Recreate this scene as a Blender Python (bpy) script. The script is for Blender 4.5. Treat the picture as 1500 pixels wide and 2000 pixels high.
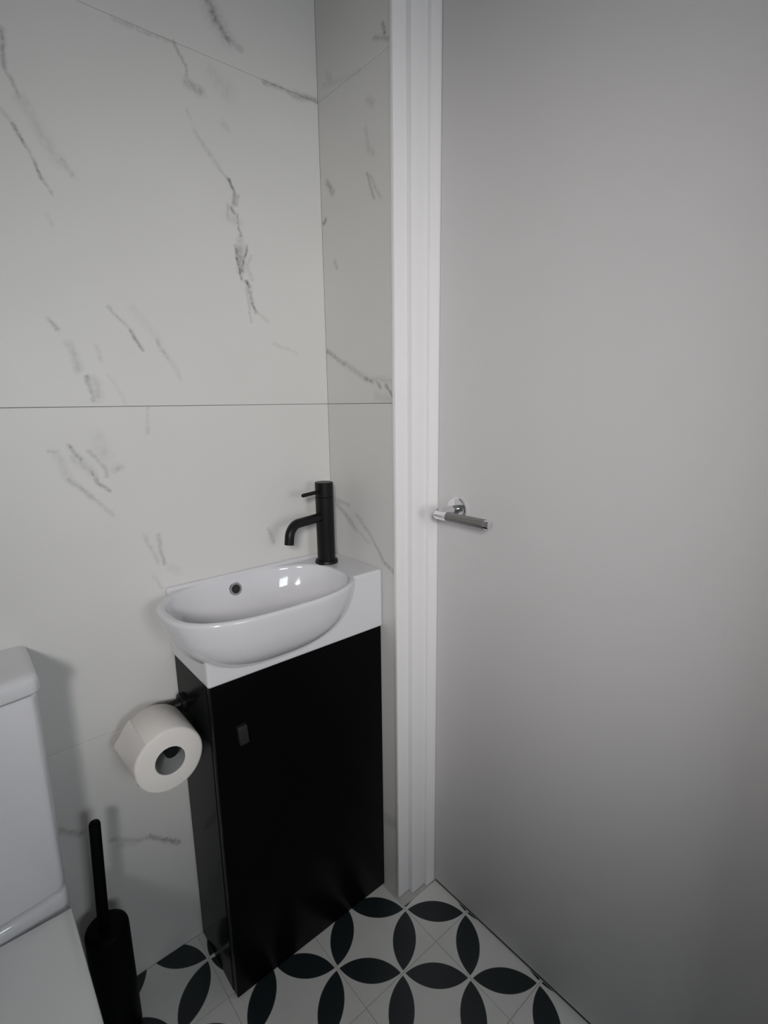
import bpy, bmesh, math
from mathutils import Vector, Matrix, noise

for o in list(bpy.data.objects):
    bpy.data.objects.remove(o)
scene = bpy.context.scene
COL = scene.collection

# ------------------------------------------------------------------ camera
# world: X runs along the tiled back wall to the corner, Y towards that wall, Z up (metres)
cam_data = bpy.data.cameras.new('camera')
cam_data.sensor_fit = 'VERTICAL'
cam_data.sensor_height = 36.0
cam_data.lens = 36.0 * 1010.0 / 2000.0
cam_data.clip_start = 0.02
cam = bpy.data.objects.new('camera', cam_data)
COL.objects.link(cam)
right = Vector((0.759917, -0.649906, -0.012231))
up = Vector((0.142927, 0.148705, 0.978498))
back = Vector((-0.634113, -0.745325, 0.205892))
m = Matrix((right, up, back)).transposed().to_4x4()
m.translation = Vector((0, 0, 1.2))
cam.matrix_world = m
scene.camera = cam

# ------------------------------------------------------------------ light and exposure
world = bpy.data.worlds.new('world')
scene.world = world
world.use_nodes = True
world.node_tree.nodes['Background'].inputs[0].default_value = (0.8, 0.9, 1.0, 1)
world.node_tree.nodes['Background'].inputs[1].default_value = 0.0
WINDOW_LIGHT = 8.0            # the daylit frosted pane in the wall behind the camera
WINDOW_COLOR = (0.90, 0.96, 1.0, 1)
ADDED_SPOT_POWER = 92.0             # warm spot added to brighten the basin corner, watts
scene.view_settings.view_transform = 'Standard'
scene.view_settings.look = 'None'
scene.view_settings.gamma = 1.0
scene.view_settings.use_curve_mapping = False
scene.view_settings.exposure = 0.41

# ------------------------------------------------------------------ key dimensions
YA = 1.027      # face of the tiled back wall
XB = 0.7055     # face of the narrow tiled wall beside the door
XL = -1.25      # left wall
YF = -1.40      # wall with the window, behind the camera
ZC = 2.40       # ceiling
XD = 0.804      # face of the door
ROWS = (0.0, 0.582, 1.2, 1.818, ZC)
JOINT = 0.0005

# marble veins: start, end (along the wall, height), half width, darkness
VA1 = [(0.1542,1.7404,0.1497,1.6931,0.0036,0.4),(0.1497,1.6931,0.1647,1.6559,0.0036,0.3),(0.1647,1.6559,0.2073,1.5809,0.0105,0.12),(0.207,1.5895,0.2237,1.5638,0.0058,0.15),(0.1386,1.633,0.1526,1.6164,0.0035,0.15),(0.1526,1.6164,0.1641,1.5964,0.0029,0.55),(0.1641,1.5964,0.1739,1.5702,0.0029,0.25),(0.1739,1.5702,0.181,1.552,0.0029,0.5),(0.181,1.552,0.1922,1.5321,0.0029,0.2),(0.1816,1.4967,0.1854,1.4826,0.0034,0.12),(0.4758,1.9108,0.4893,1.8788,0.0083,0.5),(0.4893,1.8788,0.5073,1.8609,0.0083,0.5),(0.5073,1.8609,0.533,1.855,0.0069,0.25),(0.4797,1.9008,0.5055,1.8635,0.0193,0.18),(0.5811,1.8143,0.6488,1.8152,0.0049,0.35),(0.6488,1.8152,0.7073,1.8237,0.0072,0.4),(0.3085,1.8132,0.4104,1.8162,0.0039,0.18),(0.407,1.8172,0.4241,1.791,0.0039,0.35),(0.4241,1.791,0.4251,1.763,0.0033,0.25),(0.4251,1.763,0.4502,1.7537,0.0091,0.3),(0.4764,1.7924,0.5043,1.7712,0.0186,0.1),(0.4898,1.7153,0.4946,1.7125,0.0091,0.12),(0.4232,1.7209,0.43,1.7051,0.0032,0.15),(0.4322,1.6878,0.4765,1.6371,0.0057,0.15),(0.4765,1.6371,0.4957,1.6216,0.0032,0.2),(0.4957,1.6216,0.5037,1.6029,0.0044,0.65),(0.5037,1.6029,0.5012,1.5844,0.005,0.5),(0.5108,1.5991,0.5074,1.583,0.0038,0.35),(0.4882,1.578,0.4862,1.5533,0.0037,0.3),(0.4964,1.5761,0.5019,1.5664,0.0044,0.55),(0.4878,1.5599,0.5081,1.5494,0.0099,0.15),(0.5091,1.5624,0.5078,1.5447,0.0037,0.35),(0.5073,1.5391,0.5118,1.5269,0.0037,0.5),(0.5096,1.5256,0.5094,1.5088,0.0074,0.2),(0.4994,1.5052,0.5024,1.4729,0.0037,0.65),(0.5024,1.4729,0.5054,1.4553,0.0037,0.65),(0.5054,1.4553,0.5094,1.4491,0.0037,0.65),(0.5214,1.5089,0.5161,1.4816,0.0037,0.6),(0.5161,1.4816,0.5081,1.4614,0.0037,0.6),(0.5079,1.5029,0.5084,1.4652,0.0098,0.4),(0.5314,1.4935,0.5219,1.4691,0.0049,0.15),(0.5219,1.4691,0.5283,1.4497,0.0049,0.15),(0.5179,1.4445,0.5228,1.4344,0.0043,0.65),(0.5228,1.4344,0.5273,1.4027,0.0061,0.35),(0.517,1.4318,0.5201,1.3653,0.0036,0.22),(0.5273,1.4027,0.5352,1.3846,0.0043,0.55),(0.5352,1.3846,0.5601,1.3717,0.0049,0.14),(0.5692,1.325,0.6288,1.3101,0.005,0.12),(0.2539,1.3703,0.287,1.3325,0.0033,0.2),(0.287,1.3325,0.3052,1.2994,0.0034,0.45),(0.2951,1.3686,0.3284,1.3259,0.0101,0.07),(0.3295,1.3188,0.3486,1.2879,0.0051,0.22),(0.3486,1.2879,0.3659,1.2502,0.0057,0.12),(0.1621,1.3404,0.1761,1.3257,0.0038,0.28),(0.1872,1.3022,0.1992,1.2629,0.0076,0.2),(0.2108,1.2488,0.2136,1.2118,0.0044,0.35),(0.2187,1.2421,0.2206,1.217,0.0098,0.18),(0.2302,1.3014,0.2333,1.2794,0.0044,0.12),(0.2425,1.253,0.2668,1.207,0.0044,0.08)]
VA2 = [(0.3018,1.1956,0.2972,1.1507,0.0044,0.14),(0.1378,1.1274,0.1478,1.125,0.0043,0.22),(0.1463,1.1251,0.1611,1.0782,0.0076,0.14),(0.1611,1.0782,0.1925,1.0419,0.0055,0.3),(0.1925,1.0419,0.2237,1.0065,0.0044,0.17),(0.1703,1.1357,0.1838,1.1118,0.0043,0.35),(0.1747,1.1143,0.1975,1.0854,0.0098,0.18),(0.1954,1.0883,0.2053,1.0681,0.0044,0.42),(0.2053,1.0681,0.2211,1.0524,0.0044,0.42),(0.1973,1.126,0.2201,1.0888,0.0044,0.25),(0.2201,1.0888,0.2213,1.0775,0.0044,0.25),(0.2158,1.1464,0.2208,1.1098,0.0142,0.1),(0.2326,1.0876,0.2433,1.0923,0.0066,0.2),(0.2732,0.96,0.2919,0.9009,0.0046,0.16),(0.2971,0.9528,0.2994,0.9182,0.0046,0.25),(0.299,0.9235,0.3041,0.8952,0.004,0.42),(0.3158,0.883,0.3251,0.8745,0.0105,0.1),(0.2807,0.8751,0.2928,0.85,0.0047,0.14),(0.5327,0.9286,0.5458,0.8929,0.005,0.22)]
VA3 = [(0.1481,0.3528,0.1856,0.3263,0.0056,0.28),(0.1856,0.3263,0.2167,0.3163,0.0057,0.28),(0.2167,0.3163,0.2395,0.2941,0.0065,0.45),(0.2395,0.2941,0.2715,0.2657,0.0066,0.45),(0.1619,0.3317,0.1949,0.3203,0.0085,0.15),(0.0702,0.4255,0.1008,0.3971,0.0067,0.3)]
VB1 = [(0.8153,1.8595,0.8114,1.8452,0.0052,0.55),(0.8414,1.8496,0.7897,1.8259,0.0039,0.3),(0.9886,1.8528,0.9801,1.8421,0.01,0.15),(0.8619,1.7597,0.8485,1.7487,0.0077,0.2),(1.0078,1.8416,0.8881,1.8168,0.007,0.1),(0.871,1.7161,0.8612,1.6796,0.0064,0.16),(0.8612,1.6796,0.8492,1.6652,0.0063,0.16),(0.8656,1.637,0.8584,1.6107,0.0043,0.35),(0.8584,1.6107,0.8481,1.5872,0.0043,0.35),(0.8579,1.6284,0.8282,1.5844,0.0049,0.2),(1.0042,1.6597,0.9827,1.6369,0.0081,0.4),(1.0206,1.5849,1.0124,1.59,0.0054,0.55),(0.9827,1.5018,0.9741,1.4847,0.0052,0.25),(1.0232,1.3182,0.9537,1.2845,0.0063,0.4),(0.9537,1.2845,0.8789,1.2507,0.0084,0.22),(0.8874,1.2552,0.862,1.2437,0.0058,0.5),(0.8618,1.25,0.7958,1.2422,0.0068,0.16),(0.847,1.2411,0.8373,1.2326,0.0046,0.45),(0.8195,1.2341,0.7916,1.2102,0.005,0.5),(0.8492,1.2163,0.7963,1.2043,0.0101,0.14)]
VB2 = [(1.0095,0.9751,0.9563,0.9675,0.0064,0.25),(1.0036,0.9658,0.9327,0.9163,0.0076,0.3),(0.9256,0.9491,0.8657,0.9012,0.0061,0.22),(0.9327,0.9163,0.8805,0.8923,0.0049,0.15),(0.8657,0.9012,0.8314,0.8555,0.0054,0.3),(0.8314,0.8555,0.7927,0.8391,0.0053,0.3),(0.8341,0.1956,0.7962,0.2045,0.0183,0.25)]

# ------------------------------------------------------------------ helpers
def link_mesh(name, bm, mat, parent=None, smooth=None, mesh_only=False):
    me = bpy.data.meshes.new(name)
    bmesh.ops.recalc_face_normals(bm, faces=bm.faces[:])
    bm.to_mesh(me)
    bm.free()
    me.materials.append(mat)
    if smooth is not None:
        for p in me.polygons:
            p.use_smooth = True
        me.set_sharp_from_angle(angle=math.radians(smooth))
    if mesh_only:
        return me
    o = bpy.data.objects.new(name, me)
    COL.objects.link(o)
    if parent is not None:
        o.parent = parent
        o.matrix_parent_inverse = Matrix.Translation(-parent.location)
    return o

def thing(name, label, cat, loc, group=None):
    o = bpy.data.objects.new(name, None)
    o.empty_display_size = 0.05
    COL.objects.link(o)
    o.location = loc
    o['label'] = label
    o['category'] = cat
    if group:
        o['group'] = group
    return o

def structure(o, label, cat):
    o['kind'] = 'structure'
    o['label'] = label
    o['category'] = cat
    return o

def add_box(bm, lo, hi, bevel=0.0, seg=2):
    t = bmesh.new()
    bmesh.ops.create_cube(t, size=1.0)
    lo = Vector(lo); hi = Vector(hi)
    for v in t.verts:
        v.co = Vector((lo[i] + (v.co[i] + 0.5) * (hi[i] - lo[i]) for i in range(3)))
    if bevel > 0:
        bmesh.ops.bevel(t, geom=t.edges[:], offset=bevel, segments=seg, profile=0.5, affect='EDGES')
    merge(bm, t)

def merge(bm, t):
    me = bpy.data.meshes.new('tmp')
    t.to_mesh(me)
    t.free()
    bm.from_mesh(me)
    bpy.data.meshes.remove(me)

def box(name, lo, hi, mat, parent=None, bevel=0.0, seg=2):
    bm = bmesh.new()
    add_box(bm, lo, hi, bevel, seg)
    return link_mesh(name, bm, mat, parent, 35 if bevel > 0 else None)

def frame_of(axis):
    axis = Vector(axis).normalized()
    ref = Vector((0, 0, 1)) if abs(axis.z) < 0.9 else Vector((1, 0, 0))
    u = axis.cross(ref).normalized()
    return axis, u, axis.cross(u).normalized()

def add_lathe(bm, origin, axis, profile, n=48):
    """profile: list of (distance along the axis, radius); radius 0 closes the end"""
    a, u, w = frame_of(axis)
    o = Vector(origin)
    rings = []
    for h, r in profile:
        if r <= 1e-6:
            rings.append([bm.verts.new(o + a * h)])
        else:
            rings.append([bm.verts.new(o + a * h + (u * math.cos(2 * math.pi * k / n) + w * math.sin(2 * math.pi * k / n)) * r) for k in range(n)])
    for p, q in zip(rings, rings[1:]):
        for k in range(n):
            j = (k + 1) % n
            if len(p) == 1 and len(q) == 1:
                continue
            if len(p) == 1:
                bm.faces.new((p[0], q[k], q[j]))
            elif len(q) == 1:
                bm.faces.new((p[k], p[j], q[0]))
            else:
                bm.faces.new((p[k], p[j], q[j], q[k]))

def lathe(name, origin, axis, profile, mat, parent=None, n=48, smooth=35):
    bm = bmesh.new()
    add_lathe(bm, origin, axis, profile, n)
    return link_mesh(name, bm, mat, parent, smooth)

def rod_profile(length, r, c=0.001):
    return [(0, 0), (0, r - c), (c * 0.3, r - c * 0.3), (c, r), (length - c, r), (length - c * 0.3, r - c * 0.3), (length, r - c), (length, 0)]

def add_tube(bm, pts, r, n=24):
    pts = [Vector(p) for p in pts]
    rings = []
    prev = None
    for i, p in enumerate(pts):
        d = (pts[min(i + 1, len(pts) - 1)] - pts[max(i - 1, 0)]).normalized()
        if prev is None:
            _, u, w = frame_of(d)
        else:
            u = (prev - d * prev.dot(d)).normalized()
            w = d.cross(u)
        prev = u
        rings.append([bm.verts.new(p + (u * math.cos(2 * math.pi * k / n) + w * math.sin(2 * math.pi * k / n)) * r) for k in range(n)])
    for a, b in zip(rings, rings[1:]):
        for k in range(n):
            j = (k + 1) % n
            bm.faces.new((a[k], a[j], b[j], b[k]))
    bm.faces.new(rings[0][::-1])
    bm.faces.new(rings[-1])

def add_loft(bm, rings):
    """rings: lists of points of equal length, closed at both ends"""
    R = [[bm.verts.new(p) for p in ring] for ring in rings]
    n = len(R[0])
    for a, b in zip(R, R[1:]):
        for k in range(n):
            j = (k + 1) % n
            bm.faces.new((a[k], a[j], b[j], b[k]))
    bm.faces.new(R[0][::-1])
    bm.faces.new(R[-1])

def arc(center, u, w, r, a0, a1, n):
    c = Vector(center); u = Vector(u); w = Vector(w)
    return [c + (u * math.cos(a0 + (a1 - a0) * i / n) + w * math.sin(a0 + (a1 - a0) * i / n)) * r for i in range(n + 1)]

# ------------------------------------------------------------------ materials
def new_mat(name):
    m = bpy.data.materials.new(name)
    m.use_nodes = True
    nt = m.node_tree
    return m, nt, nt.nodes['Principled BSDF']

def node(nt, kind, **kw):
    n = nt.nodes.new(kind)
    for k, v in kw.items():
        setattr(n, k, v)
    return n

def math_node(nt, op, a, b=None, clamp=False):
    n = nt.nodes.new('ShaderNodeMath')
    n.operation = op
    n.use_clamp = clamp
    for i, x in enumerate((a, b)):
        if x is None:
            continue
        if isinstance(x, (int, float)):
            n.inputs[i].default_value = x
        else:
            nt.links.new(x, n.inputs[i])
    return n.outputs[0]

def simple(name, color, rough, metal=0.0, spec=0.5, bump=None, vary=0.0, coat=0.0):
    m, nt, b = new_mat(name)
    b.inputs['Roughness'].default_value = rough
    b.inputs['Metallic'].default_value = metal
    b.inputs['Specular IOR Level'].default_value = spec
    b.inputs['Coat Weight'].default_value = coat
    b.inputs['Coat Roughness'].default_value = 0.04
    tc = node(nt, 'ShaderNodeTexCoord')
    nz = node(nt, 'ShaderNodeTexNoise')
    nz.inputs['Scale'].default_value = 14.0
    nz.inputs['Detail'].default_value = 4.0
    nt.links.new(tc.outputs['Object'], nz.inputs['Vector'])
    mix = node(nt, 'ShaderNodeMix', data_type='RGBA')
    c = Vector(color)
    mix.inputs[6].default_value = (*(c * (1 - vary)), 1)
    mix.inputs[7].default_value = (*(c * (1 + vary)), 1)
    nt.links.new(nz.outputs['Fac'], mix.inputs[0])
    nt.links.new(mix.outputs[2], b.inputs['Base Color'])
    if bump:
        scale, strength, dist = bump
        n2 = node(nt, 'ShaderNodeTexNoise')
        n2.inputs['Scale'].default_value = scale
        n2.inputs['Detail'].default_value = 3.0
        nt.links.new(tc.outputs['Object'], n2.inputs['Vector'])
        bp = node(nt, 'ShaderNodeBump')
        bp.inputs['Strength'].default_value = strength
        bp.inputs['Distance'].default_value = dist
        nt.links.new(n2.outputs['Fac'], bp.inputs['Height'])
        nt.links.new(bp.outputs['Normal'], b.inputs['Normal'])
    return m

TILE_WHITE = (0.70, 0.695, 0.68)

def marble(name, segs, axis, plane, generic=False):
    """satin white tile; the veins are strokes given by their two ends, roughened by noise"""
    m, nt, b = new_mat(name)
    b.inputs['Roughness'].default_value = 0.36
    b.inputs['Specular IOR Level'].default_value = 0.32
    L = nt.links
    tc = node(nt, 'ShaderNodeTexCoord')
    P = tc.outputs['Object']
    def vm(op, a, bb=None):
        n = nt.nodes.new('ShaderNodeVectorMath')
        n.operation = op
        for i, x in enumerate((a, bb)):
            if x is None:
                continue
            if isinstance(x, (tuple, Vector)):
                n.inputs[i].default_value = x
            else:
                L.new(x, n.inputs[i])
        return n
    def warp(scale, amount, src):
        nz = node(nt, 'ShaderNodeTexNoise')
        nz.inputs['Scale'].default_value = scale
        nz.inputs['Detail'].default_value = 3.0
        L.new(P, nz.inputs['Vector'])
        s = vm('SUBTRACT', nz.outputs['Color'], (0.5, 0.5, 0.5))
        sc = vm('MULTIPLY', s.outputs[0], (amount, amount, amount))
        return vm('ADD', src, sc.outputs[0]).outputs[0]
    W = warp(26.0, 0.014, P)
    W = warp(130.0, 0.005, W)
    flat = (0.0, 1.0, 1.0) if axis == 1 else (1.0, 0.0, 1.0)
    W = vm('MULTIPLY', W, flat).outputs[0]
    total = None
    for (a0, z0, a1, z1, w, s) in segs:
        A = Vector((a0, 0, z0)) if axis == 0 else Vector((0, a0, z0))
        B = Vector((a1, 0, z1)) if axis == 0 else Vector((0, a1, z1))
        d = B - A
        l2 = max(d.length_squared, 1e-8)
        pa = vm('SUBTRACT', W, A)
        dt = vm('DOT_PRODUCT', pa.outputs[0], d / l2)
        t = math_node(nt, 'ADD', dt.outputs['Value'], 0.0, clamp=True)
        pr = vm('SCALE', tuple(d))
        L.new(t, pr.inputs['Scale'])
        ds = vm('DISTANCE', pa.outputs[0], pr.outputs[0])
        mr = node(nt, 'ShaderNodeMapRange', interpolation_type='SMOOTHSTEP')
        mr.inputs['From Min'].default_value = -w * 0.15
        mr.inputs['From Max'].default_value = w * 1.6
        mr.inputs['To Min'].default_value = s * 1.12
        mr.inputs['To Max'].default_value = 0.0
        L.new(ds.outputs['Value'], mr.inputs['Value'])
        total = mr.outputs[0] if total is None else math_node(nt, 'MAXIMUM', total, mr.outputs[0])
    # speckle breaks the strokes up
    sp = node(nt, 'ShaderNodeTexNoise')
    sp.inputs['Scale'].default_value = 170.0
    sp.inputs['Detail'].default_value = 4.0
    L.new(P, sp.inputs['Vector'])
    spm = node(nt, 'ShaderNodeMapRange')
    spm.inputs['From Min'].default_value = 0.3
    spm.inputs['From Max'].default_value = 0.7
    spm.inputs['To Min'].default_value = 0.35
    spm.inputs['To Max'].default_value = 1.25
    L.new(sp.outputs['Fac'], spm.inputs['Value'])
    # very faint clouding of the glaze
    cl = node(nt, 'ShaderNodeTexNoise')
    cl.inputs['Scale'].default_value = 3.0
    cl.inputs['Detail'].default_value = 3.0
    L.new(P, cl.inputs['Vector'])
    clm = node(nt, 'ShaderNodeMapRange')
    clm.inputs['From Min'].default_value = 0.35
    clm.inputs['From Max'].default_value = 0.75
    clm.inputs['To Max'].default_value = 0.05
    L.new(cl.outputs['Fac'], clm.inputs['Value'])
    dark = clm.outputs[0]
    if total is not None:
        dark = math_node(nt, 'ADD', dark, math_node(nt, 'MULTIPLY', total, spm.outputs[0]))
    if generic:
        wv = node(nt, 'ShaderNodeTexNoise', noise_type='RIDGED_MULTIFRACTAL')
        wv.inputs['Scale'].default_value = 1.6
        L.new(W, wv.inputs['Vector'])
        wm = node(nt, 'ShaderNodeMapRange')
        wm.inputs['From Min'].default_value = 0.9
        wm.inputs['From Max'].default_value = 1.6
        wm.inputs['To Max'].default_value = 0.3
        L.new(wv.outputs['Fac'], wm.inputs['Value'])
        dark = math_node(nt, 'ADD', dark, wm.outputs[0])
    mix = node(nt, 'ShaderNodeMix', data_type='RGBA')
    mix.inputs[6].default_value = (*TILE_WHITE, 1)
    mix.inputs[7].default_value = (0.045, 0.047, 0.045, 1)
    L.new(math_node(nt, 'MINIMUM', dark, 0.95), mix.inputs[0])
    L.new(mix.outputs[2], b.inputs['Base Color'])
    return m

NODE_X, NODE_Y, NODE_A = 0.5950, 0.6550, 0.1015   # pattern node of the floor and half the tile side

def petal_tile(name):
    """white floor tile printed with black petals: lenses between overlapping circles"""
    m, nt, b = new_mat(name)
    b.inputs['Roughness'].default_value = 0.38
    L = nt.links
    tc = node(nt, 'ShaderNodeTexCoord')
    sx = node(nt, 'ShaderNodeSeparateXYZ')
    L.new(tc.outputs['Object'], sx.inputs[0])
    dx = math_node(nt, 'SUBTRACT', sx.outputs[0], NODE_X)
    dy = math_node(nt, 'SUBTRACT', sx.outputs[1], NODE_Y)
    k = 1.0 / (2 * NODE_A)
    u = math_node(nt, 'MULTIPLY', math_node(nt, 'ADD', dx, dy), k)
    v = math_node(nt, 'MULTIPLY', math_node(nt, 'SUBTRACT', dx, dy), k)
    a = math_node(nt, 'ABSOLUTE', math_node(nt, 'SUBTRACT', math_node(nt, 'FRACT', u), 0.5))
    c = math_node(nt, 'ABSOLUTE', math_node(nt, 'SUBTRACT', math_node(nt, 'FRACT', v), 0.5))
    def dist(p, q):
        return math_node(nt, 'SQRT', math_node(nt, 'ADD', math_node(nt, 'MULTIPLY', p, p), math_node(nt, 'MULTIPLY', q, q)))
    own = dist(a, c)
    n1 = dist(math_node(nt, 'SUBTRACT', 1.0, a), c)
    n2 = dist(a, math_node(nt, 'SUBTRACT', 1.0, c))
    worst = math_node(nt, 'MAXIMUM', own, math_node(nt, 'MINIMUM', n1, n2))
    mr = node(nt, 'ShaderNodeMapRange')
    mr.inputs['From Min'].default_value = 0.678
    mr.inputs['From Max'].default_value = 0.688
    mr.inputs['To Min'].default_value = 1.0
    mr.inputs['To Max'].default_value = 0.0
    L.new(worst, mr.inputs['Value'])
    nz = node(nt, 'ShaderNodeTexNoise')
    nz.inputs['Scale'].default_value = 22.0
    nz.inputs['Detail'].default_value = 5.0
    L.new(tc.outputs['Object'], nz.inputs['Vector'])
    white = node(nt, 'ShaderNodeMix', data_type='RGBA')
    white.inputs[6].default_value = (0.74, 0.735, 0.70, 1)
    white.inputs[7].default_value = (0.83, 0.825, 0.79, 1)
    L.new(nz.outputs['Fac'], white.inputs[0])
    mix = node(nt, 'ShaderNodeMix', data_type='RGBA')
    mix.inputs[7].default_value = (0.017, 0.024, 0.027, 1)
    L.new(mr.outputs[0], mix.inputs[0])
    L.new(white.outputs[2], mix.inputs[6])
    L.new(mix.outputs[2], b.inputs['Base Color'])
    return m

M = {}
M['ceramic'] = simple('white_glazed_ceramic', (0.71, 0.71, 0.74), 0.10, vary=0.01, coat=0.5)
M['seat_plastic'] = simple('white_seat_plastic', (0.84, 0.85, 0.84), 0.28, vary=0.01)
M['paint'] = simple('white_satin_paint', (0.85, 0.84, 0.85), 0.38, vary=0.012, bump=(60, 0.08, 0.002))
M['door'] = simple('white_door_paint', (0.74, 0.725, 0.73), 0.42, vary=0.012, bump=(220, 0.05, 0.001))
M['ceiling'] = simple('white_ceiling_paint', (0.74, 0.73, 0.71), 0.8, vary=0.01)
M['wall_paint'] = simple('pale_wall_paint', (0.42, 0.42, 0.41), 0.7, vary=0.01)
M['grout'] = simple('grey_grout', (0.22, 0.22, 0.215), 0.9, vary=0.1)
M['floor_grout'] = simple('pale_floor_grout', (0.56, 0.55, 0.52), 0.9, vary=0.06)
M['black_gloss'] = simple('black_gloss_board', (0.006, 0.0075, 0.007), 0.16, vary=0.04, spec=0.12)
M['black_gloss'].node_tree.nodes['Principled BSDF'].inputs['IOR'].default_value = 1.22
M['black_door'] = simple('black_cabinet_front', (0.002, 0.002, 0.0025), 0.32, vary=0.04, spec=0.06)
M['black_metal'] = simple('matt_black_metal', (0.006, 0.0062, 0.0066), 0.38, vary=0.06, spec=0.25)
M['knob'] = simple('dark_grey_knob', (0.016, 0.016, 0.018), 0.45, vary=0.05)
M['black_plastic'] = simple('black_plastic', (0.002, 0.002, 0.0023), 0.55, vary=0.05, spec=0.08)
M['chrome'] = simple('polished_chrome', (0.82, 0.82, 0.83), 0.06, metal=1.0, vary=0.01)
M['steel'] = simple('brushed_grey_steel', (0.27, 0.26, 0.25), 0.32, metal=1.0, vary=0.05)
M['drain'] = simple('dark_overflow_hole', (0.01, 0.01, 0.01), 0.6, vary=0.05)
M['paper'] = simple('soft_white_paper', (0.80, 0.77, 0.74), 0.95, vary=0.015, spec=0.1, bump=(320, 0.25, 0.0015))
M['card'] = simple('grey_cardboard', (0.36, 0.37, 0.37), 0.9, vary=0.05, spec=0.1)
M['gap_shade'] = simple('door_gap_shade', (0.02, 0.019, 0.018), 0.8, vary=0.1)  # near-black colour stands in for the shade below the door
M['floor_tile'] = petal_tile('petal_floor_tile')

m_, nt_, b_ = new_mat('daylit_frosted_pane')
b_.inputs['Base Color'].default_value = (0.8, 0.85, 0.88, 1)
b_.inputs['Roughness'].default_value = 0.5
b_.inputs['Emission Color'].default_value = WINDOW_COLOR
b_.inputs['Emission Strength'].default_value = WINDOW_LIGHT
M['pane'] = m_

def rows_of(segs, lo, hi):
    return [s for s in segs if max(s[1], s[3]) > lo - 0.01 and min(s[1], s[3]) < hi + 0.01]

# ------------------------------------------------------------------ the room
T = 0.008        # tile thickness
G = 0.0025       # joints lie this much behind the tile faces
# floor: grout bed with one object per tile
fl = box('floor', (XL, YF, -0.06), (0.90, YA + T, -0.0012), M['floor_grout'])
structure(fl, 'white floor tiles printed with black petals', 'floor')
side = 2 * NODE_A
gx0, gy0 = NODE_X + NODE_A, NODE_Y     # a tile corner
def floor_piece(x0, x1, y0, y1):
    g = 0.0007
    box('floor_tile', (x0 + g, y0 + g, -0.0011), (x1 - g, y1 - g, 0.0), M['floor_tile'], fl)
for i in range(-8, 3):
    for j in range(-11, 4):
        x0, x1 = gx0 + i * side, gx0 + (i + 1) * side
        y0, y1 = gy0 + j * side, gy0 + (j + 1) * side
        x0, x1 = max(x0, XL), min(x1, XD + 0.003)
        y0, y1 = max(y0, YF), min(y1, YA)
        if x1 - x0 < 0.01 or y1 - y0 < 0.01:
            continue
        if x0 > XB - 0.01:                       # only the doorway goes on past the wall
            y0, y1 = max(y0, 0.004), min(y1, 0.764)
            if y1 - y0 < 0.01:
                continue
        elif x1 > XB and (y1 > 0.798 or y0 < -0.03):
            # the tile at the jamb is cut round it
            if y1 > 0.775 and y0 < 0.764:
                floor_piece(x0, XB, 0.764, y1)
                y1 = 0.764
            elif y0 < -0.03 and y1 > 0.004:
                floor_piece(x0, XB, y0, 0.004)
                y0 = 0.004
            else:
                x1 = XB
        floor_piece(x0, x1, y0, y1)

# back wall
wb = box('wall_back', (XL - 0.1, YA + G, -0.06), (0.90, YA + 0.10, ZC + 0.06), M['grout'])
structure(wb, 'marble tiled wall behind the basin and toilet', 'wall')
wr = box('wall_right', (XB + G, 0.800, -0.06), (0.90, YA + G, ZC + 0.06), M['grout'])
structure(wr, 'narrow marble tiled wall between corner and door frame', 'wall')
generic = marble('marble_tile_plain', [], 0, YA, generic=True)
for k in range(4):
    lo, hi = ROWS[k], ROWS[k + 1]
    bot = lo + (JOINT * (1.0 if k == 2 else 0.3) if k else 0.0)
    top = hi - (JOINT * (1.0 if k == 1 else 0.3) if k < 3 else 0.0)
    mat_a = marble('marble_tile_back', rows_of(VA1 + VA2 + VA3, lo, hi), 0, YA)
    mat_b = marble('marble_tile_right', rows_of(VB1 + VB2, lo, hi), 1, XB)
    def tile(lo3, hi3, mat, par):
        bm = bmesh.new()
        add_box(bm, lo3, hi3, 0.0005, 1)
        return link_mesh('wall_tile', bm, mat, par)
    tile((-0.40, YA, bot), (XB, YA + T, top), mat_a, wb)
    tile((XL, YA, bot), (-0.40 - 2 * JOINT, YA + T, top), generic, wb)
    tile((XB, 0.7985, bot), (XB + T, YA, top), mat_b, wr)

# the wall goes on behind the door frame, over the door and beside the camera
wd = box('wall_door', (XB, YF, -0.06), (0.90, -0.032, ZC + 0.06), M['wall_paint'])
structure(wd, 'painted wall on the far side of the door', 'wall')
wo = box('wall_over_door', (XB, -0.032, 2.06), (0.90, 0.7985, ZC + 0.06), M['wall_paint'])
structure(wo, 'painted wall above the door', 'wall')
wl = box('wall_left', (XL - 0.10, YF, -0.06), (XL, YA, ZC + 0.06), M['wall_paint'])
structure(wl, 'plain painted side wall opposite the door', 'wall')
# wall with the window behind the camera
WX0, WX1, WZ0, WZ1 = -0.10, 0.46, 1.05, 1.65
bm = bmesh.new()
add_box(bm, (XL - 0.1, YF - 0.12, -0.06), (WX0, YF, ZC + 0.06))
add_box(bm, (WX1, YF - 0.12, -0.06), (0.90, YF, ZC + 0.06))
add_box(bm, (WX0, YF - 0.12, -0.06), (WX1, YF, WZ0))
add_box(bm, (WX0, YF - 0.12, WZ1), (WX1, YF, ZC + 0.06))
wf = link_mesh('wall_front', bm, M['wall_paint'])
structure(wf, 'painted wall holding the frosted window', 'wall')
win = thing('window_1', 'frosted daylit window in the wall facing the basin', 'window', ((WX0 + WX1) / 2, YF - 0.05, WZ0))
win['kind'] = 'structure'
bm = bmesh.new()
fw = 0.035
y0, y1 = YF - 0.075, YF - 0.02
add_box(bm, (WX0, y0, WZ0), (WX0 + fw, y1, WZ1), 0.003)
add_box(bm, (WX1 - fw, y0, WZ0), (WX1, y1, WZ1), 0.003)
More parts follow.
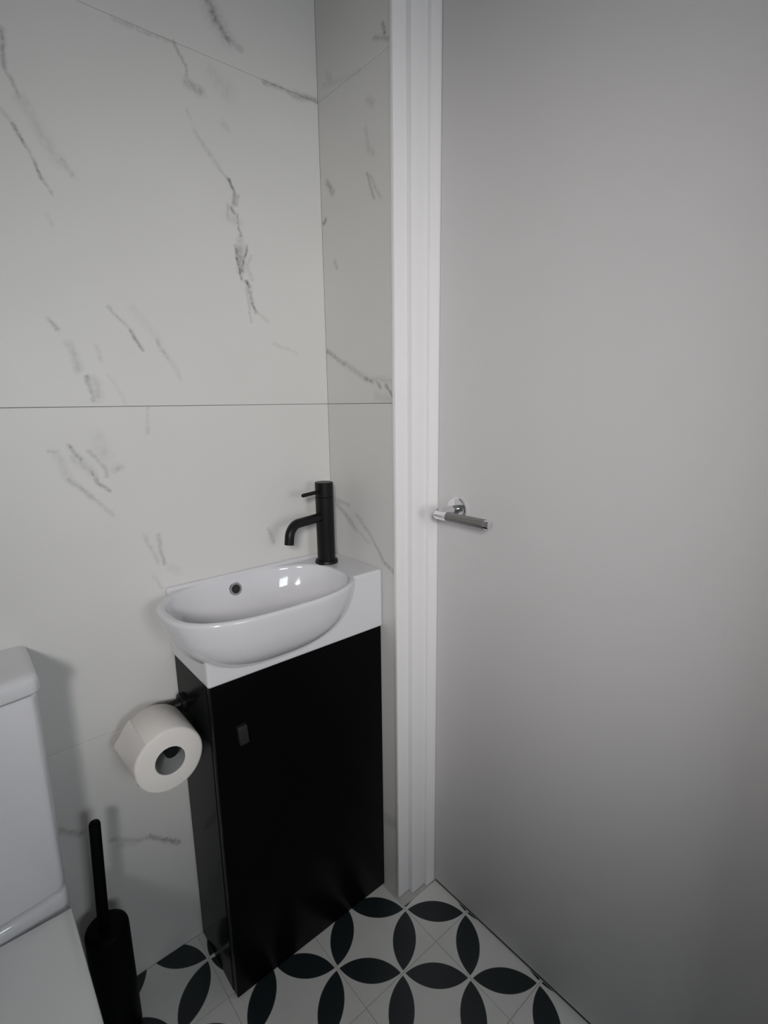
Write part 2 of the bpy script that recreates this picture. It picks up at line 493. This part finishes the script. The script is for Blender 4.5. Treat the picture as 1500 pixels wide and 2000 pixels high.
add_box(bm, (WX0 + fw, y0, WZ0), (WX1 - fw, y1, WZ0 + fw), 0.003)
add_box(bm, (WX0 + fw, y0, WZ1 - fw), (WX1 - fw, y1, WZ1), 0.003)
link_mesh('window_frame', bm, M['paint'], win, 35)
box('pane', (WX0 + fw, YF - 0.055, WZ0 + fw), (WX1 - fw, YF - 0.049, WZ1 - fw), M['pane'], win)
ce = box('ceiling', (XL - 0.1, YF - 0.12, ZC), (0.90, YA + 0.1, ZC + 0.1), M['ceiling'])
structure(ce, 'plain white ceiling', 'ceiling')

# door frame: stepped white lining, lock side, hinge side and head
fr = thing('trim_1', 'white stepped door frame around the plain door', 'door frame', (0.78, 0.775, 0))
fr['kind'] = 'structure'
def jamb(y_of, name, z1=2.05):
    bm = bmesh.new()
    steps = ((0.7040, 0.7375, 0.7885), (0.7365, 0.7780, 0.7748), (0.7770, 0.8600, 0.7655))
    for x0, x1, yy in steps:
        a, b = sorted((y_of(yy), y_of(0.7985)))
        add_box(bm, (x0, a, 0.001), (x1, b, z1), 0.0018, 2)
    return link_mesh(name, bm, M['paint'], fr, 35)
jamb(lambda y: y, 'frame_post')
jamb(lambda y: 0.766 - y, 'frame_post')
bm = bmesh.new()
for x0, x1, zz in ((0.7040, 0.7375, 2.041), (0.7365, 0.7780, 2.027), (0.7770, 0.8600, 2.018)):
    add_box(bm, (x0, -0.022, zz), (x1, 0.7885, 2.06), 0.0018, 2)
link_mesh('frame_head', bm, M['paint'], fr, 35)

dr = thing('door_1', 'plain flat white door with chrome lever handle', 'door', (XD + 0.02, 0.383, 0))
dr['kind'] = 'structure'
box('door_leaf', (XD, 0.0035, 0.009), (XD + 0.04, 0.7630, 2.0155), M['door'], dr, 0.0012, 2)
HY, HZ, HX = 0.706, 0.982, 0.748
ros = lathe('rosette', (XD, HY, HZ), (-1, 0, 0), [(0, 0.0255), (0.006, 0.0255), (0.0085, 0.0235), (0.009, 0.021), (0.009, 0)], M['chrome'], dr, 56)
lathe('neck', (XD - 0.008, HY, HZ), (-1, 0, 0), [(0, 0.0105), (XD - 0.008 - HX, 0.0095), (XD - 0.008 - HX, 0)], M['chrome'], ros, 32)
lev = lathe('lever', (HX, HY + 0.009, HZ - 0.005), (0, -1, 0), rod_profile(0.137, 0.0090, 0.0012), M['chrome'], dr, 40)
lathe('grip_sleeve', (HX, HY - 0.022, HZ - 0.005), (0, -1, 0), [(0, 0.0088), (0, 0.0096), (0.094, 0.0096), (0.094, 0.0088)], M['steel'], lev, 40)['label'] = 'dull grey sleeve on the chrome lever'
box('gap_shade_strip', (XD + 0.005, 0.004, -0.0012), (0.86, 0.764, 0.0002), M['gap_shade'], fl)  # shade in the gap under the door, painted as a dark strip

# ------------------------------------------------------------------ vanity cabinet
CX0, CX1, CYF, CZ = 0.304, 0.7030, 0.842, 0.706
cab = thing('vanity_cabinet', 'black floor standing vanity cabinet under the white basin', 'cabinet', ((CX0 + CX1) / 2, 0.93, 0))
bt = 0.016
box('side_panel', (CX0, CYF + 0.021, 0.0), (CX0 + bt, 1.026, CZ), M['black_gloss'], cab, 0.0008, 1)
box('side_panel', (CX1 - bt, CYF + 0.021, 0.0), (CX1, 1.026, CZ), M['black_gloss'], cab, 0.0008, 1)
box('back_panel', (CX0 + bt, 1.016, 0.0), (CX1 - bt, 1.026, CZ), M['black_gloss'], cab)
box('bottom_panel', (CX0 + bt, CYF + 0.021, 0.02), (CX1 - bt, 1.016, 0.036), M['black_gloss'], cab)
cd = box('cabinet_door', (CX0 + 0.0005, CYF, 0.002), (CX1 - 0.0005, CYF + 0.0185, CZ - 0.001), M['black_door'], cab, 0.001, 2)
bm = bmesh.new()
add_box(bm, (-0.0095, -0.011, -0.0195), (0.0095, 0, 0.0195), 0.002, 2)
kn = link_mesh('knob', bm, M['knob'], cd, 35)
kn.matrix_parent_inverse = Matrix.Identity(4)
kn.location = Vector((0.3555, CYF, 0.5935))
kn.rotation_euler = (0, math.radians(-4), 0)
kn['label'] = 'small dark grey rectangular knob'

# ------------------------------------------------------------------ basin
bas = thing('wash_basin', 'white ceramic cloakroom basin with oval bowl on the black cabinet', 'basin', (0.48, 0.92, CZ))
BX, BY, BA, BB, BN = 0.446, 0.901, 0.195, 0.1245, 2.65
def oval(s, z, n=96):
    pts = []
    for k in range(n):
        t = 2 * math.pi * k / n
        c, sn = math.cos(t), math.sin(t)
        pts.append(Vector((BX + BA * s * math.copysign(abs(c) ** (2 / BN), c), BY + BB * s * math.copysign(abs(sn) ** (2 / BN), sn), z)))
    return pts
def resample(prof, n=6):
    out = []
    for i in range(len(prof) - 1):
        p0, p1, p2, p3 = prof[max(i - 1, 0)], prof[i], prof[i + 1], prof[min(i + 2, len(prof) - 1)]
        for k in range(n):
            t = k / n
            out.append(tuple(0.5 * (2 * p1[q] + (p2[q] - p0[q]) * t + (2 * p0[q] - 5 * p1[q] + 4 * p2[q] - p3[q]) * t * t + (3 * p1[q] - p0[q] - 3 * p2[q] + p3[q]) * t ** 3) for q in (0, 1)))
    return out + [prof[-1]]
def solid(prof):
    prof = resample(prof)
    bm = bmesh.new()
    add_loft(bm, [oval(s, z) for z, s in prof])
    bmesh.ops.recalc_face_normals(bm, faces=bm.faces[:])
    me = bpy.data.meshes.new('solid')
    bm.to_mesh(me); bm.free()
    o = bpy.data.objects.new('solid', me); COL.objects.link(o)
    return o
outer = solid([(0.709, 0.05), (0.7125, 0.28), (0.7205, 0.48), (0.7355, 0.68), (0.757, 0.83), (0.785, 0.928), (0.815, 0.980), (0.832, 0.997), (0.8375, 0.996), (0.8405, 0.982), (0.8415, 0.965)])
inner = solid([(0.742, 0.05), (0.743, 0.25), (0.747, 0.45), (0.757, 0.63), (0.772, 0.755), (0.792, 0.838), (0.812, 0.882), (0.828, 0.905), (0.8365, 0.916), (0.8405, 0.930), (0.8425, 0.945), (0.90, 0.945)])
SX0, SX1, SY0 = 0.2985, 0.7040, 0.8375
bm = bmesh.new()
add_box(bm, (SX0, SY0, CZ + 0.0005), (SX1, 1.0262, 0.8410), 0.003, 2)
slab_me = link_mesh('slab', bm, M['ceramic'], mesh_only=True)
slab = bpy.data.objects.new('slab', slab_me); COL.objects.link(slab)
bm = bmesh.new()
add_box(bm, (SX0, 1.0150, 0.80), (SX1, 1.0262, 0.8475), 0.0025, 2)
add_me = link_mesh('upstand', bm, M['ceramic'], mesh_only=True)
ups = bpy.data.objects.new('upstand', add_me); COL.objects.link(ups)
for obj_, op in ((outer, 'UNION'), (inner, 'DIFFERENCE'), (ups, 'UNION')):
    md = slab.modifiers.new('b', 'BOOLEAN')
    md.operation = op
    md.object = obj_
    md.solver = 'EXACT'
rm = slab.modifiers.new('r', 'REMESH')
rm.mode = 'VOXEL'
rm.voxel_size = 0.0019
sm = slab.modifiers.new('s', 'SMOOTH')
sm.factor = 0.5
sm.iterations = 8
bpy.context.view_layer.update()
dg = bpy.context.evaluated_depsgraph_get()
bme = bpy.data.meshes.new_from_object(slab.evaluated_get(dg))
bme.name = 'bowl'
for o in (outer, inner, slab, ups):
    bpy.data.objects.remove(o)
bme.materials.clear()
bme.materials.append(M['ceramic'])
for p in bme.polygons:
    p.use_smooth = True
bowl = bpy.data.objects.new('bowl', bme)
COL.objects.link(bowl)
bowl.parent = bas
bowl.matrix_parent_inverse = Matrix.Translation(-bas.location)
# overflow ring on the back slope of the bowl, waste in its floor
ov_n = Vector((0.0, -0.93, 0.36)).normalized()
ov = Vector((0.4385, 1.0, 0.8120))
hit, loc, nor, _ = bowl.ray_cast(Vector((0.4385, 0.90, 0.8135)), Vector((0, 1, 0)))
if hit:
    ov, ov_n = loc, nor
ring = lathe('overflow_ring', ov - ov_n * 0.004, ov_n, [(0, 0.0145), (0.0055, 0.0145), (0.007, 0.0132), (0.0068, 0.0095), (0.0045, 0.0085), (0.001, 0.0085)], M['chrome'], bas, 40)
ring['label'] = 'round chrome overflow ring'
lathe('overflow_hole', ov - ov_n * 0.003, ov_n, [(0, 0.0088), (0.0042, 0.0088), (0.0042, 0)], M['drain'], ring, 32)
w_ = lathe('waste', (BX, BY, 0.7415), (0, 0, 1), [(0, 0.03), (0.003, 0.03), (0.0045, 0.028), (0.0045, 0.021), (0.004, 0.020), (0.006, 0.018), (0.0065, 0)], M['chrome'], bas, 40)

# ------------------------------------------------------------------ tap
TX, TY, TZ = 0.6440, 0.9645, 0.8395
tap = thing('basin_tap', 'matt black mixer tap with curved spout on the basin ledge', 'tap', (TX, TY, TZ))
d = Vector((-0.96, -0.28, 0)).normalized()
zt = 1.0285
lathe('flange', (TX, TY, TZ), (0, 0, 1), [(0, 0), (0, 0.0262), (0.0065, 0.0262), (0.0085, 0.0250), (0.009, 0.0228), (0.009, 0)], M['black_metal'], tap, 48)
lathe('tap_body', (TX, TY, TZ + 0.008), (0, 0, 1), [(0, 0), (0, 0.0205), (0.9945 - TZ - 0.008, 0.0205), (0.9953 - TZ - 0.008, 0.0190), (0.9953 - TZ - 0.008, 0)], M['black_metal'], tap, 48)
hd = lathe('cartridge_cap', (TX, TY, 0.9948), (0, 0, 1), [(0, 0), (0, 0.0190), (0.0012, 0.0205), (zt - 0.9948 - 0.0012, 0.0205), (zt - 0.9948, 0.0193), (zt - 0.9948, 0)], M['black_metal'], tap, 48)
lathe('lever', Vector((TX, TY, 1.0090)) + d * 0.016, d + Vector((0, 0, -0.02)), [(0, 0), (0, 0.0042), (0.054, 0.0042), (0.0565, 0.0034), (0.0572, 0.0015), (0.0572, 0)], M['black_metal'], hd, 24)
sz = 0.9508
rb = 0.030
c_ = Vector((TX, TY, sz)) + d * 0.0885 - Vector((0, 0, rb))
path = [Vector((TX, TY, sz)) + d * 0.012, Vector((TX, TY, sz)) + d * 0.05]
path += arc(c_, Vector((0, 0, 1)), d, rb, 0, math.radians(85), 14)
e = path[-1]
dd = (path[-1] - path[-2]).normalized()
path += [e + dd * 0.006, e + dd * 0.013]
bm = bmesh.new()
add_tube(bm, path, 0.0100, 28)
link_mesh('spout', bm, M['black_metal'], tap, 40)

# ------------------------------------------------------------------ toilet roll and its holder
RX, RZ, RY0, RY1, RR = 0.2350, 0.5730, 0.880, 0.984, 0.0605
hol = thing('toilet_roll_holder', 'black roll holder arm fixed to the cabinet side', 'roll holder', (CX0, 1.004, 0.603))
lathe('mounting_disc', (CX0, 1.002, 0.604), (-1, 0, 0), [(0, 0), (0, 0.0205), (0.006, 0.0205), (0.0075, 0.019), (0.0075, 0)], M['black_metal'], hol, 40)
pz = RZ + 0.0122
PX = RX + 0.0055
bm = bmesh.new()
pth = [Vector((CX0 - 0.005, 1.002, 0.604)), Vector((CX0 - 0.024, 1.002, 0.603)), Vector((PX + 0.028, 1.002, pz + 0.004)), Vector((PX + 0.014, 1.001, pz + 0.0005)), Vector((PX + 0.006, 0.998, pz)), Vector((PX + 0.0015, 0.993, pz)), Vector((PX, 0.984, pz)), Vector((PX, 0.94, pz)), Vector((PX, RY0 + 0.006, pz))]
add_tube(bm, pth, 0.0122, 24)
link_mesh('arm', bm, M['black_metal'], hol, 40)

rol = thing('toilet_roll', 'white toilet paper roll hanging beside the black cabinet', 'toilet roll', (RX, (RY0 + RY1) / 2, RZ - RR))
rc = 0.0268
L_ = RY1 - RY0
bm = bmesh.new()
NR = 72
prof = [(0.0, rc), (0.0, RR - 0.005), (0.0012, RR - 0.0018), (0.004, RR), (L_ / 2, RR + 0.0003), (L_ - 0.004, RR), (L_ - 0.0012, RR - 0.0018), (L_, RR - 0.005), (L_, rc)]
add_lathe(bm, (RX, RY0, RZ), (0, 1, 0), prof, NR)
for v in bm.verts:                                # slightly out of round, as a soft roll is
    r_ = Vector((v.co.x - RX, 0, v.co.z - RZ))
    if r_.length > 0.04:
        a_ = math.atan2(r_.z, r_.x)
        k_ = 1 + 0.018 * math.cos(2 * (a_ - math.radians(52 + 180))) + 0.004 * math.sin(5 * a_)
        v.co.x = RX + r_.x * k_
        v.co.z = RZ + r_.z * k_
link_mesh('paper', bm, M['paper'], rol, 40)
lathe('cardboard_core', (RX, RY0 + 0.0008, RZ), (0, 1, 0), [(0, 0.0262), (0, 0.0272), (L_ - 0.0016, 0.0272), (L_ - 0.0016, 0.0262), (0, 0.0262)], M['card'], rol, 48)
# loose end of the paper standing off the roll on the side away from the cabinet
bm = bmesh.new()
na, ny = 26, 18
front, rear = [], []
for i in range(na + 1):
    fa = i / na
    ang = math.radians(128 + (212 - 128) * fa)
    rf, rr_ = [], []
    for j in range(ny + 1):
        fy = j / ny
        y = RY0 + 0.004 + (L_ - 0.006) * fy
        lift = 0.0008 + 0.0085 * math.exp(-((fa - 0.60) / 0.16) ** 2) * (0.10 + 0.90 * fy ** 1.8)
        lift += 0.0016 * noise.noise(Vector((fa * 6, fy * 5, 3.1))) * fa
        r_ = RR * (1 + 0.018 * math.cos(2 * (ang - math.radians(232)))) + lift
        p = Vector((RX + r_ * math.cos(ang), y, RZ + r_ * math.sin(ang)))
        q = Vector((RX + (r_ - 0.0006) * math.cos(ang), y, RZ + (r_ - 0.0006) * math.sin(ang)))
        rf.append(bm.verts.new(p)); rr_.append(bm.verts.new(q))
    front.append(rf); rear.append(rr_)
for i in range(na):
    for j in range(ny):
        bm.faces.new((front[i][j], front[i + 1][j], front[i + 1][j + 1], front[i][j + 1]))
        bm.faces.new((rear[i][j], rear[i][j + 1], rear[i + 1][j + 1], rear[i + 1][j]))
for i in range(na):
    bm.faces.new((front[i][0], rear[i][0], rear[i + 1][0], front[i + 1][0]))
    bm.faces.new((front[i][ny], front[i + 1][ny], rear[i + 1][ny], rear[i][ny]))
for j in range(ny):
    bm.faces.new((front[0][j], front[0][j + 1], rear[0][j + 1], rear[0][j]))
    bm.faces.new((front[na][j], rear[na][j], rear[na][j + 1], front[na][j + 1]))
link_mesh('loose_sheet', bm, M['paper'], rol, 50)

# ------------------------------------------------------------------ toilet
tcx, ta = -0.122, 0.181
toi = thing('toilet', 'white close coupled toilet with slim cistern beside the brush', 'toilet', (tcx, 0.72, 0))
def bow(half, y_back, depth, z, sag=0.016, r=0.014, cnt=24):
    """plan outline: straight back and sides, small corner radius, gently bowed front"""
    pts = [Vector((tcx + half, y_back, z))]
    yc = y_back - depth + sag
    for k in range(7):
        t = math.pi / 2 * k / 6
        pts.append(Vector((tcx + half - r + r * math.cos(t), yc + r - r * math.sin(t), z)))
    e = (half - r) / half
    for k in range(1, cnt):
        f = e - 2 * e * k / cnt
        pts.append(Vector((tcx + half * f, yc - sag * (1 - (f / e) ** 2), z)))
    for k in range(7):
        t = math.pi / 2 * (6 - k) / 6
        pts.append(Vector((tcx - half + r - r * math.cos(t), yc + r - r * math.sin(t), z)))
    pts.append(Vector((tcx - half, y_back, z)))
    return pts
def body(name, spec, mat, par):
    bm = bmesh.new()
    add_loft(bm, [bow(*s) for s in spec])
    return link_mesh(name, bm, mat, par, 40)
yb = 1.0255
body('cistern', [(ta - 0.008, yb, 0.134, 0.409), (ta - 0.0035, yb, 0.1395, 0.4125), (ta - 0.002, yb, 0.141, 0.43), (ta + 0.0005, yb, 0.1435, 0.764), (ta - 0.0015, yb, 0.1415, 0.7670), (ta - 0.008, yb, 0.135, 0.7675), (ta - 0.008, yb, 0.135, 0.7716)], M['ceramic'], toi)
lid = body('cistern_lid', [(ta + 0.001, yb, 0.145, 0.7715), (ta + 0.0045, yb, 0.149, 0.7735), (ta + 0.0055, yb, 0.150, 0.778), (ta + 0.0050, yb, 0.1495, 0.793), (ta + 0.0030, yb, 0.1475, 0.7985), (ta - 0.002, yb, 0.142, 0.8020), (ta - 0.010, yb, 0.134, 0.8030)], M['ceramic'], toi)
lathe('flush_button', (tcx, 0.945, 0.8015), (0, 0, 1), [(0, 0.024), (0.004, 0.024), (0.005, 0.022), (0.005, 0)], M['chrome'], lid, 40)
body('cistern_deck', [(ta - 0.012, yb, 0.130, 0.30), (ta - 0.004, yb, 0.142, 0.33), (ta - 0.0015, yb, 0.1455, 0.398), (ta - 0.003, yb, 0.144, 0.4045), (ta - 0.008, yb, 0.139, 0.4085)], M['ceramic'], toi)
def seat_plan(half, y0, y1, z, cnt=40):
    pts = [Vector((tcx + half, y0, z)), Vector((tcx + half, y0 - (y0 - y1) * 0.45, z))]
    ym = y0 - (y0 - y1) * 0.45
    for k in range(1, cnt):
        t = math.pi * k / cnt
        c, s = math.cos(t), math.sin(t)
        pts.append(Vector((tcx + half * math.copysign(abs(c) ** (2 / 2.3), c), ym - (ym - y1) * abs(s) ** (2 / 2.3), z)))
    pts += [Vector((tcx - half, ym, z)), Vector((tcx - half, y0, z))]
    return pts
def seat(name, spec, mat):
    bm = bmesh.new()
    add_loft(bm, [seat_plan(*s) for s in spec])
    return link_mesh(name, bm, mat, toi, 40)
seat('pan', [(0.095, 0.99, 0.60, 0.0), (0.098, 0.99, 0.59, 0.02), (0.105, 0.99, 0.58, 0.12), (0.135, 0.99, 0.52, 0.24), (0.165, 0.99, 0.455, 0.33), (0.176, 0.99, 0.425, 0.36), (0.176, 0.99, 0.425, 0.366)], M['ceramic'])
seat('seat_ring', [(0.174, 0.872, 0.424, 0.3665), (0.1755, 0.874, 0.421, 0.368), (0.1755, 0.874, 0.421, 0.373), (0.174, 0.872, 0.423, 0.3745)], M['seat_plastic'])
seat('seat_lid', [(0.176, 0.8765, 0.420, 0.3750), (0.1785, 0.8785, 0.417, 0.377), (0.1788, 0.8790, 0.4165, 0.384), (0.1775, 0.8775, 0.418, 0.3880), (0.173, 0.873, 0.424, 0.3905), (0.160, 0.860, 0.44, 0.3920)], M['seat_plastic'])

# ------------------------------------------------------------------ toilet brush
QX, QY, QR, QH = 0.1085, 0.945, 0.0375, 0.250
br = thing('toilet_brush', 'black toilet brush in a tall round holder beside the toilet', 'toilet brush', (QX, QY, 0))
lathe('holder', (QX, QY, 0), (0, 0, 1), [(0, 0), (0, QR - 0.003), (0.002, QR - 0.0008), (0.006, QR), (QH - 0.022, QR), (QH - 0.019, QR - 0.0006), (QH - 0.019, 0)], M['black_plastic'], br, 48)
bl = lathe('holder_lid', (QX, QY, QH - 0.0195), (0, 0, 1), [(0, 0), (0, QR), (0.010, QR - 0.0003), (0.0145, QR - 0.0015), (0.0175, QR - 0.0042), (0.0192, QR - 0.0085), (0.0198, QR - 0.014), (0.0198, 0)], M['black_plastic'], br, 48)
h0 = Vector((QX - 0.004, QY + 0.002, QH - 0.002))
h1 = Vector((QX + 0.0055, QY + 0.002, 0.472))
lathe('handle', h0, h1 - h0, [(0, 0), (0, 0.0100), ((h1 - h0).length - 0.006, 0.0096), ((h1 - h0).length - 0.002, 0.0082), ((h1 - h0).length, 0.0045), ((h1 - h0).length, 0)], M['black_plastic'], br, 28)

# ------------------------------------------------------------------ unseen light added behind the camera to lift the basin corner
SP = Vector((-0.98, YF, 1.74))
AIM = Vector((0.76, 1.00, 1.00))
sl = thing('added_floodlight', 'round white floodlight added out of view to brighten the basin corner', 'floodlight', SP)
lathe('added_light_plate', SP, (0, 1, 0), [(0, 0), (0, 0.050), (0.012, 0.050), (0.016, 0.045), (0.016, 0)], M['paint'], sl, 40)
hc = SP + Vector((0, 0.20, 0))
ax = (AIM - hc).normalized()
lathe('added_light_stem', SP + Vector((0, 0.015, 0)), (0, 1, 0), [(0, 0), (0, 0.007), (0.15, 0.007), (0.15, 0)], M['paint'], sl, 20)
lathe('added_light_head', hc - ax * 0.045, ax, [(0, 0), (0, 0.09), (0.03, 0.17), (0.080, 0.215), (0.080, 0.210), (0.050, 0.19), (0.048, 0)], M['paint'], sl, 40)
ld = bpy.data.lights.new('added_spot', 'SPOT')
ld.energy = ADDED_SPOT_POWER
ld.color = (1.0, 0.962, 0.945)
ld.spot_size = math.radians(45)
ld.spot_blend = 1.0
ld.shadow_soft_size = 0.19
lo = bpy.data.objects.new('added_spot', ld)
COL.objects.link(lo)
lo.parent = sl
lo.location = hc + ax * 0.070 - sl.location
lo.rotation_mode = 'QUATERNION'
lo.rotation_quaternion = (-ax).to_track_quat('Z', 'Y')
